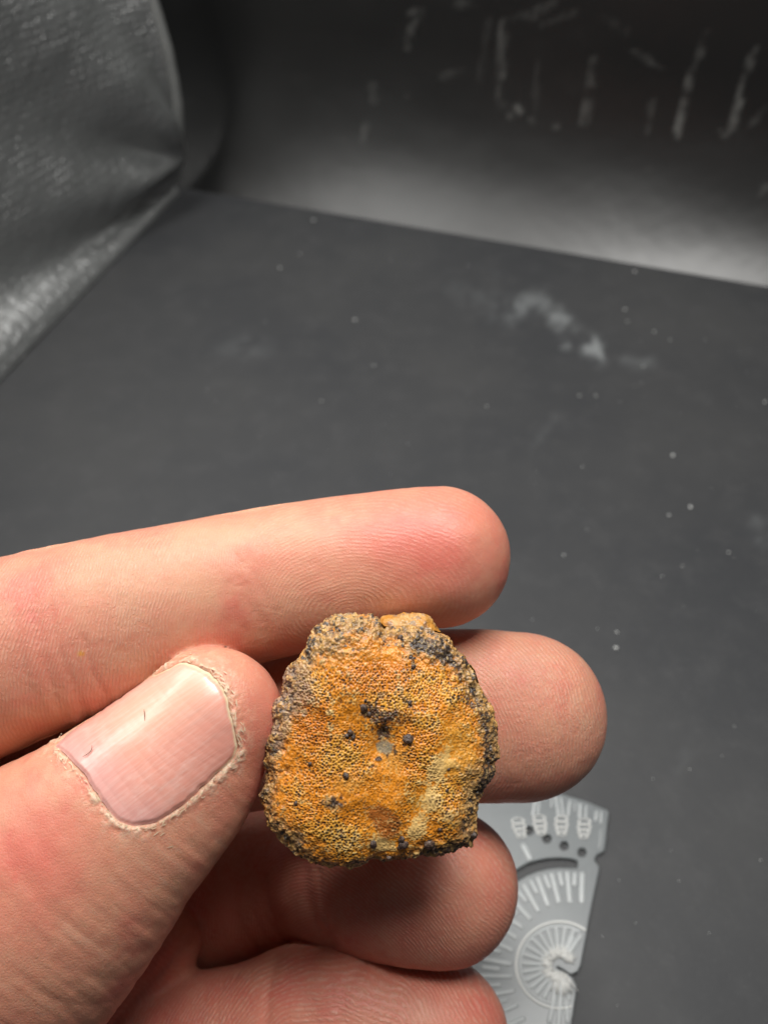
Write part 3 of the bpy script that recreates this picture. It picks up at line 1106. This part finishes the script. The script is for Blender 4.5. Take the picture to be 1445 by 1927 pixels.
porez = (1 - coarse) * (1 - 0.85 * zb(940, 1110, 80, 180, 20)) * (1 - .8 * zb(730, 790, 60, 60)) * (1 - .8 * zb(1060, 840, 60, 80, 30)) * (1 - .85 * zb(720, 1320, 130, 50)) * (1 - .6 * zb(680, 1180, 90, 80))
porez = np.clip(porez * (0.35 + 1.0 * sstep(-.4, .4, nW)), 0, 1)
pr_ = 3.6 + 2.6 * bid
pore = sstep(pr_ + 2.6, pr_ - 2.0, best) * porez
dz -= 0.008 * pore
dz += 0.003 * porez * sstep(7, 11, best)
dz += (1 - coarse) * 0.003 * nD + 0.003 * nC
Pf = Pf + Nf * dz[:, None]

# colours
orange = np.array([0.82, 0.285, 0.016]); deep = np.array([0.70, 0.200, 0.008]); yell = np.array([0.82, 0.42, 0.055])
cream = np.array([0.92, 0.62, 0.23]); brown = np.array([0.26, 0.075, 0.015]); grey = np.array([0.36, 0.245, 0.12])
mauve = np.array([0.33, 0.22, 0.16]); dark = np.array([0.040, 0.030, 0.026]); stone = np.array([0.24, 0.22, 0.16])
col = np.tile(orange, (len(zx), 1))


def lay(w, c):
    global col
    w = np.clip(w, 0, 1)[:, None]
    col = col * (1 - w) + w * c


lay(sstep(-0.1, 0.5, nW + .5 * nM), yell)
lay(0.75 * sstep(.25, .7, zb(700, 400, 230, 110) + zb(330, 650, 140, 150) + .25 * nM) + .3 * zb(300, 930, 200, 200), deep)
lay(0.75 * sstep(.3, .9, zb(800, 850, 110, 90) + zb(550, 960, 140, 90) + .3 * nM), np.array([0.80, .36, .06]))
lay(0.9 * sstep(.35, .75, .8 * zb(950, 1130, 95, 200, 14) + zb(1060, 840, 60, 130, 35) + zb(720, 1340, 130, 50) + .9 * nM), cream)
lay(0.5 * sstep(.4, .8, zb(1150, 820, 130, 300, -10) + .4 * nM), yell)
lay(0.85 * sstep(.35, .75, zb(690, 1160, 130, 75, 30) + .9 * zb(760, 1230, 50, 80) + .4 * nM), brown * 1.4)
lay(0.6 * sstep(.4, .8, zb(780, 620, 130, 60) + .4 * nM), brown)
lay(.85 * sstep(.22, .95, coarse + .65 * nM + .25 * nW - .05), grey)
lay(0.8 * sstep(.3, .8, zb(230, 480, 130, 150) + .9 * zb(130, 720, 80, 180) + .3 * nM), mauve)
lay(0.65 * coarse * sstep(0.0, .5, nM + .4 * nC), yell * np.array([.75, .68, .9]))
lay(0.35 * coarse * sstep(.25, .6, nE + .2 * nD), cream * 0.8)
# dark crust
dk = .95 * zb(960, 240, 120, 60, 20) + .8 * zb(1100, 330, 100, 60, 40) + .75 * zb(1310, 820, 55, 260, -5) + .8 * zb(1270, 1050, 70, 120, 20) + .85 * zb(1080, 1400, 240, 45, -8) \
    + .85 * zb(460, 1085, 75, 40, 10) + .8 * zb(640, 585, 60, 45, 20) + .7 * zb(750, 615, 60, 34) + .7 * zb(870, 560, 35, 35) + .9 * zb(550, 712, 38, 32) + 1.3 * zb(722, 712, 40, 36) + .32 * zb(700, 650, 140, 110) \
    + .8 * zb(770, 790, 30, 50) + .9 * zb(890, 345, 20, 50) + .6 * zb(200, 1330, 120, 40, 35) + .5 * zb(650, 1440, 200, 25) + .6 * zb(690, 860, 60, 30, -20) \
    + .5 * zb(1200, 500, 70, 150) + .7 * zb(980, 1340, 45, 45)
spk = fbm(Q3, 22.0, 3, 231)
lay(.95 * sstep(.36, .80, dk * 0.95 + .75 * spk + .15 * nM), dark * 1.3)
lay(sstep(.30, .42, spk + .32 * coarse - .12 + .15 * nM - 0.08) * (.30 + .65 * coarse), dark * 1.2)
lay(0.9 * sstep(.4, .8, zb(730, 785, 58, 45, 10) + .35 * nM), stone)
lay(0.6 * sstep(.5, .9, zb(300, 600, 36, 30) + zb(715, 500, 40, 25) + .4 * nC), stone)
lay(sstep(0.05, -0.35, nE + .3 * nC) * coarse * .50, dark * 2.2)
lay(sstep(.25, .5, nD + .3 * nC) * (.12 + .20 * coarse), cream)
lay(pore * (0.68 + .3 * bid), np.array([0.17, 0.048, 0.010]))
lay(pore * sstep(.80, .88, bid + .16 * nM) * .85, dark)
lay((1 - coarse) * .25 * sstep(.1, .5, nD), cream)

zx2, zy2, zz2, r2 = m_back
Pb = to_cam(zx2, zy2, zz2)
Fb = grid_faces(150, 150)
Nb = normals(Pb, Fb)
if Nb[len(Nb) // 2, 2] > 0:
    Fb = Fb[:, ::-1]; Nb = -Nb
# the rim of the back takes the rim of the front: shrink slightly and let the two overlap
Pb = Pb + Nb * (0.05 * fbm(Pb, 5, 4, 241) + .02 * fbm(Pb, 16, 3, 243) - 0.02)[:, None]
colb = grey + (yell - grey) * (sstep(-.3, .4, fbm(Pb, 8, 3, 245)))[:, None]
me = mesh_from("body", c2w(np.vstack([Pf, Pb])), np.vstack([Ff, Fb + len(Pf)]))
setattr_c(me, 'Col', np.vstack([col, colb]))
m = NT("fossil")
ca = m.attr('Col').outputs['Color']
ng = m.noise(24, 5, .7)
base = m.mix(m.math('MULTIPLY', m.ramp(ng, .35, .7), .4), ca, m.mix(1.0, ca, (.66, .6, .55), 'MULTIPLY'))
base = m.mix(m.math('MULTIPLY', m.ramp(m.noise(31, 3, .7), .6, .72), .3), base, (.8, .6, .3))
m.set(Base_Color=base, Roughness=m.math('MULTIPLY_ADD', ng, .4, .22), Specular_IOR_Level=0.6)
m.set(Normal=m.bump(ng, .28, .008, m.bump(m.noise(60, 3, .7), .4, .006)))
MAT_FOS = m.m
fossil = bpy.data.objects.new("fossil", None)
COL.objects.link(fossil)
fossil.empty_display_size = 0.5
fo = c2w(cs(700, 1390, ROCK_D + .4)[None])[0]
fossil.location = fo
tag(fossil, "rough orange and grey fossil disc with tiny pores and dark pit, held in the fingertips", "fossil")
bpy.context.view_layer.update()


def under(o, par):
    o.parent = par
    o.matrix_parent_inverse = Matrix.Translation(-par.location)
    return o


under(link("body", me, MAT_FOS), fossil)

# lower layer peeping out behind the top edge
LL = np.array([(690, 150), (720, 122), (800, 106), (880, 98), (950, 102), (985, 112), (1012, 145), (1035, 165), (1060, 200), (1000, 330), (850, 360), (720, 300)], float)
lc = LL.mean(0)
n = 90
x, y, r = disc_grid(n)
t = np.arctan2(y, x)
th2 = np.arctan2(LL[:, 1] - lc[1], LL[:, 0] - lc[0]); rd2 = np.hypot(*(LL - lc).T)
od = np.argsort(th2); th2 = th2[od]; rd2 = rd2[od]
R = np.interp(t, np.r_[th2 - 2 * math.pi, th2, th2 + 2 * math.pi], np.r_[rd2, rd2, rd2])
parts = []
for sg in (1, -1):
    q = r * math.pi / 2
    p = to_cam(lc[0] + np.cos(t) * R * np.sin(q), lc[1] + np.sin(t) * R * np.sin(q), sg * .28 * np.abs(np.cos(q)) ** .6 - 0.30)
    F = grid_faces(n, n); N = normals(p, F)
    if N[len(N) // 2, 2] * sg < 0: F = F[:, ::-1]; N = -N
    p = p + N * (.05 * fbm(p, 6, 4, 251) + .02 * fbm(p, 20, 3, 253))[:, None]
    parts.append((p, F))
pp_ = np.vstack([parts[0][0], parts[1][0]])
me = mesh_from("lower_layer", c2w(pp_), np.vstack([parts[0][1], parts[1][1] + n * n]))
cc = yell * np.array([.66, .58, .7]) + (cream - yell) * .45 * sstep(-.2, .3, fbm(pp_, 6, 4, 255))[:, None] + (grey - yell) * (0.5 * sstep(.1, .4, fbm(pp_, 14, 3, 257)))[:, None]
setattr_c(me, 'Col', cc)
o = under(link("lower_layer", me, MAT_FOS), fossil)
o['label'] = "pale yellow broken layer behind the top edge"

# dark nodules set in the face
m = NT("dark_nodule")
m.set(Base_Color=m.mix(m.ramp(m.noise(30, 3), .4, .7), (.045, .028, .022), (.14, .085, .06)), Roughness=.38, Specular_IOR_Level=.6)
m.set(Normal=m.bump(m.noise(35, 4, .7), .6, .02))
MAT_NOD = m.m
KD = np.stack([zx, zy], -1)


def face_pt(x, y):
    i = np.argmin((zx - x) ** 2 + (zy - y) ** 2)
    return Pf[i]


nods = [(862, 737, 30), (523, 938, 19), (325, 880, 13), (247, 1098, 14), (672, 1330, 22), (828, 1305, 20), (838, 1340, 27), (815, 1352, 13), (980, 1340, 26), (1000, 1362, 20),
        (758, 1418, 17), (625, 565, 22), (648, 600, 16), (628, 525, 9), (738, 625, 11), (545, 700, 18), (528, 722, 15), (562, 728, 15), (870, 540, 13), (1040, 1248, 11),
        (1075, 1025, 9), (890, 350, 14), (1225, 1310, 18), (820, 200, 16), (980, 1385, 14), (1085, 905, 8), (570, 772, 9), (496, 1275, 8), (745, 680, 10)]
for (x, y, r) in nods:
    bm = bmesh.new()
    bmesh.ops.create_icosphere(bm, subdivisions=3, radius=r * K)
    me = bpy.data.meshes.new("nodule"); bm.to_mesh(me); bm.free()
    v = np.zeros(len(me.vertices) * 3, np.float32); me.vertices.foreach_get('co', v); v = v.reshape(-1, 3).astype(float)
    c = face_pt(x, y)
    s = 1 + 0.42 * fbm((v + c) / (r * K), 1.3, 3, 261) + .06 * fbm((v + c), 40, 2, 263)
    v = v * s[:, None] * np.array([random.uniform(.85, 1.1), random.uniform(.85, 1.15), .75])
    me.vertices.foreach_set('co', (c2w(v + c)).astype(np.float32).ravel())
    me.polygons.foreach_set('use_smooth', np.full(len(me.polygons), True))
    me.update()
    under(link("nodule", me, MAT_NOD), fossil)

# ================================================================== plastic template on the floor
m = NT("frosted_plastic")
m.set(Base_Color=m.mix(m.noise(3, 3), (.34, .37, .385), (.41, .44, .45)), Roughness=.32, Transmission_Weight=.6, IOR=1.45, Specular_IOR_Level=.4)
MAT_PL = m.m
m = NT("whitened_plastic")
m.set(Base_Color=m.mix(m.noise(8, 3), (.55, .585, .59), (.68, .70, .70)), Roughness=.35, Transmission_Weight=.35, IOR=1.45)
MAT_PW = m.m
m = NT("chalky_plastic")
m.set(Base_Color=(.88, .88, .85), Roughness=.5, Transmission_Weight=.1)
MAT_CH = m.m
S3 = 0.2527


def t2p(x, y):
    return 850 + x * S3, 1440 + y * S3


def tw(x, y, z=0.0):
    p = t2p(x, y)
    return floor_pt(p[0], p[1], z)


TZ = 0.10
cu = bpy.data.curves.new("plate", 'CURVE'); cu.dimensions = '2D'; cu.fill_mode = 'BOTH'
cu.extrude = TZ / 2 - 0.02; cu.bevel_depth = 0.02; cu.bevel_resolution = 2
T0 = tw(700, 1200, TZ)


def spl(pts):
    s = cu.splines.new('POLY'); s.points.add(len(pts) - 1); s.use_cyclic_u = True
    for i, (x, y) in enumerate(pts):
        w = tw(x, y, TZ) - T0
        s.points[i].co = (w[0], w[1], 0, 1)


outline = [(-1700, 600), (-1500, 330), (200, 230), (600, 215), (790, 212), (1000, 275), (1150, 338), (1160, 352), (1152, 420), (1138, 560), (1128, 632),
           (1105, 648), (1075, 662), (1055, 690), (1058, 720), (1082, 742), (1090, 765), (1062, 900), (1035, 1030), (1010, 1160), (992, 1270), (985, 1300),
           (968, 1390), (952, 1480), (930, 1530), (885, 1552), (830, 1515), (785, 1490), (768, 1502), (785, 1520), (835, 1548), (890, 1582), (918, 1640), (915, 1700), (900, 1800), (880, 1930), (850, 2150), (800, 2500),
           (-1700, 2500)]
spl(outline)


def circ(x, y, r, n=20):
    return [(x + r * math.cos(2 * math.pi * k / n), y + r * math.sin(2 * math.pi * k / n)) for k in range(n)]


for (x, y) in ((575, 487), (708, 548), (836, 600), (968, 650)):
    spl(circ(x, y, 40))
arcp = [(370, 870), (470, 775), (555, 726), (637, 700), (720, 686), (800, 682), (880, 688), (935, 702), (945, 735)]
arcq = [(938, 772), (880, 772), (800, 770), (720, 778), (640, 798), (560, 830), (480, 880), (420, 930)]
spl(arcp + arcq)
oc_ = bpy.data.objects.new("tmp", cu); COL.objects.link(oc_)
dg = bpy.context.evaluated_depsgraph_get()
me = bpy.data.meshes.new_from_object(oc_.evaluated_get(dg))
bpy.data.objects.remove(oc_)
me.materials.clear(); me.materials.append(MAT_PL)
template = bpy.data.objects.new("drawing_template", None); COL.objects.link(template)
template.location = (T0[0], T0[1], 0)
tag(template, "translucent grey plastic template with a fan of slots, flat on the floor below the fingers", "drawing template")
pobj = link("plate", me, MAT_PL, template)
pobj.location = (0, 0, TZ / 2 + 0.006)


def bar_mesh(L, W, Hh, nseg=10, ncap=5):
    """rounded raised bar, length L along x, centred"""
    V = []; F = []
    xs = []
    for k in range(ncap + 1):
        a = math.pi / 2 * (1 - k / ncap)
        xs.append((-L / 2 + W / 2 - W / 2 * math.sin(a), max(math.cos(a), .02)))
    xs += [(-x, w) for x, w in reversed(xs)]
    for x, w in xs:
        for j in range(nseg + 1):
            t = math.pi * j / nseg
            V.append((x, W / 2 * w * math.cos(t), Hh * w * math.sin(t) ** .6))
    n = nseg + 1
    for i in range(len(xs) - 1):
        for j in range(nseg):
            F.append((i * n + j, (i + 1) * n + j, (i + 1) * n + j + 1, i * n + j + 1))
        F.append((i * n + nseg, (i + 1) * n + nseg, (i + 1) * n, i * n))
    return V, F


def bar(a, b, wpx, h, mat, name):
    A = tw(*a, TZ); B = tw(*b, TZ)
    L = np.linalg.norm(B - A); sc_ = np.linalg.norm(tw(a[0] + 10, a[1], TZ) - tw(*a, TZ)) / 10
    V, F = bar_mesh(L, wpx * sc_, h)
    me = mesh_from(name, V, F); me.materials.append(mat)
    o = link(name, me, None, template)
    c = (A + B) / 2 - np.array([T0[0], T0[1], 0])
    o.location = (c[0], c[1], TZ + 0.005)
    o.rotation_euler = (0, 0, math.atan2(B[1] - A[1], B[0] - A[0]))
    return o


# outer fan
fan = [((970, 795), (965, 1035), 48), ((915, 795), (912, 905), 40), ((858, 790), (880, 1032), 46), ((800, 792), (822, 905), 40), ((740, 800), (800, 1035), 46),
       ((688, 812), (732, 925), 40), ((635, 828), (722, 1060), 46), ((582, 855), (640, 960), 40), ((530, 885), (650, 1098), 46), ((480, 930), (560, 1020), 40),
       ((420, 960), (592, 1155), 46), ((380, 1030), (500, 1110), 36), ((330, 1075), (535, 1215), 46), ((330, 1190), (490, 1292), 44), ((290, 1300), (460, 1385), 44),
       ((230, 1368), (370, 1392), 34), ((190, 1435), (448, 1480), 44), ((222, 1505), (362, 1518), 40), ((190, 1570), (448, 1572), 36), ((260, 1640), (370, 1635), 34),
       ((280, 1712), (472, 1678), 40), ((380, 1830), (495, 1780), 38), ((400, 1945), (548, 1880), 38), ((330, 1770), (420, 1745), 30), ((440, 2050), (600, 1960), 38)]
for a, b, w in fan:
    bar(a, b, w * .85, 0.022, MAT_PW, "slot")
# streaks at the top edge
for a, b, w in [((625, 235), (600, 385), 24), ((655, 240), (640, 370), 16), ((770, 225), (795, 390), 22), ((810, 240), (830, 385), 18), ((880, 262), (862, 385), 22), ((955, 285), (950, 400), 26),
                ((1000, 300), (995, 400), 18), ((1075, 340), (1070, 420), 22), ((1110, 345), (1108, 440), 18), ((742, 240), (740, 320), 14), ((690, 230), (690, 270), 14), ((915, 275), (912, 350), 12)]:
    bar(a, b, w, 0.025, MAT_PW, "raised_streak")
bar((522, 585), (590, 715), 46, .035, MAT_PW, "slot")
# wheel
WC = (800, 1490); WR = 322


def ringmesh(name, cx_, cy_, R, wr, h, mat, a0, a1, n=60):
    V = []; F = []
    ns = 8
    for i in range(n + 1):
        a = a0 + (a1 - a0) * i / n
        for j in range(ns + 1):
            t = math.pi * j / ns
            rr2 = R + wr * math.cos(t)
            w = tw(cx_ + rr2 * math.cos(a), cy_ + rr2 * math.sin(a), TZ) - np.array([T0[0], T0[1], 0])
            V.append((w[0], w[1], TZ + .005 + h * math.sin(t) ** .6))
    for i in range(n):
        for j in range(ns):
            F.append((i * (ns + 1) + j, (i + 1) * (ns + 1) + j, (i + 1) * (ns + 1) + j + 1, i * (ns + 1) + j + 1))
    me = mesh_from(name, V, F)
    return link(name, me, mat, template)


A0, A1 = math.radians(74), math.radians(307)
ringmesh("wheel_rim", WC[0], WC[1], WR, 9, .035, MAT_CH, A0, A1)
ringmesh("wheel_rim", WC[0], WC[1], WR - 32, 12, .02, MAT_PW, A0, A1 - .1)
for k, a in enumerate(np.linspace(math.radians(74), math.radians(306), 18)):
    ca_, sa_ = math.cos(a), math.sin(a)
    r1 = 285; r0 = 105
    bar((WC[0] + r0 * ca_, WC[1] + r0 * sa_), (WC[0] + r1 * ca_, WC[1] + r1 * sa_), 34, .032, MAT_PW, "spoke")
# thick bright rims of two long slots under the wheel
for a, b, w in [((905, 1270), (820, 1450), 40), ((935, 1310), (845, 1450), 26), ((720, 1930), (770, 1700), 40), ((790, 1960), (810, 1720), 40), ((860, 1930), (850, 1740), 36)]:
    bar(a, b, w, .035, MAT_PW, "spoke")
# frayed hub: chalky scratches, uncountable
V = []; F = []
for k in range(230):
    a = random.uniform(math.radians(40), math.radians(345))
    r0 = random.uniform(45, 90); r1 = r0 + random.uniform(25, 80)
    if 40 < math.degrees(a) < 100: r1 += 90
    a2 = a + random.uniform(-.35, .35)
    p0 = (WC[0] + r0 * math.cos(a), WC[1] + r0 * math.sin(a)); p1 = (WC[0] + r1 * math.cos(a2), WC[1] + r1 * math.sin(a2))
    if p1[0] > 955 or p0[0] > 955: continue
    if abs(p0[1] - (1500 + (p0[0] - 780) * .4)) < 16 and p0[0] > 770: continue
    zt = TZ + .02 + random.uniform(0, .035)
    w0 = tw(*p0, TZ); w1 = tw(*p1, TZ)
    w0[2] = zt - .012; w1[2] = zt + random.uniform(-.01, .02)
    w0[:2] -= T0[:2]; w1[:2] -= T0[:2]
    V_, F_ = tube([w0, (w0 + w1) / 2 + np.array([0, 0, .01]), w1], 0.012, 5)
    n0 = len(V); V += list(V_); F += [tuple(i + n0 for i in q) for q in F_]
o = link("frayed_hub", mesh_from("frayed_hub", V, F), MAT_CH, template)
o['kind'] = 'stuff'
# coiled beads over the holes
for (x, y, dx) in ((490, 470, 9), (650, 450, 5), (815, 455, 0), (985, 475, -2)):
    V = []; F = []
    for j, (oy, rw) in enumerate(((-50, 44), (-10, 47), (26, 40), (58, 30))):
        w0 = tw(x + dx * j, y + oy, TZ); sc_ = np.linalg.norm(tw(x + 10, y, TZ) - tw(x, y, TZ)) / 10
        ns, nt = 24, 8
        n0 = len(V)
        for i in range(ns):
            a = 2 * math.pi * i / ns
            for k in range(nt):
                b = 2 * math.pi * k / nt
                R = (rw + 7 * math.cos(b)) * sc_
                V.append((w0[0] - T0[0] + R * math.cos(a), w0[1] - T0[1] + R * .52 * math.sin(a), TZ + .02 + 8 * sc_ * math.sin(b)))
        for i in range(ns):
            for k in range(nt):
                F.append((n0 + i * nt + k, n0 + ((i + 1) % ns) * nt + k, n0 + ((i + 1) % ns) * nt + (k + 1) % nt, n0 + i * nt + (k + 1) % nt))
    o = link("coil", mesh_from("coil", V, F), MAT_CH, template)
# fine mould marks along the right edge
bar((1110, 480), (1095, 620), 10, .02, MAT_PW, "raised_streak")

scn.cycles.use_denoising = True
scn.cycles.max_bounces = 8
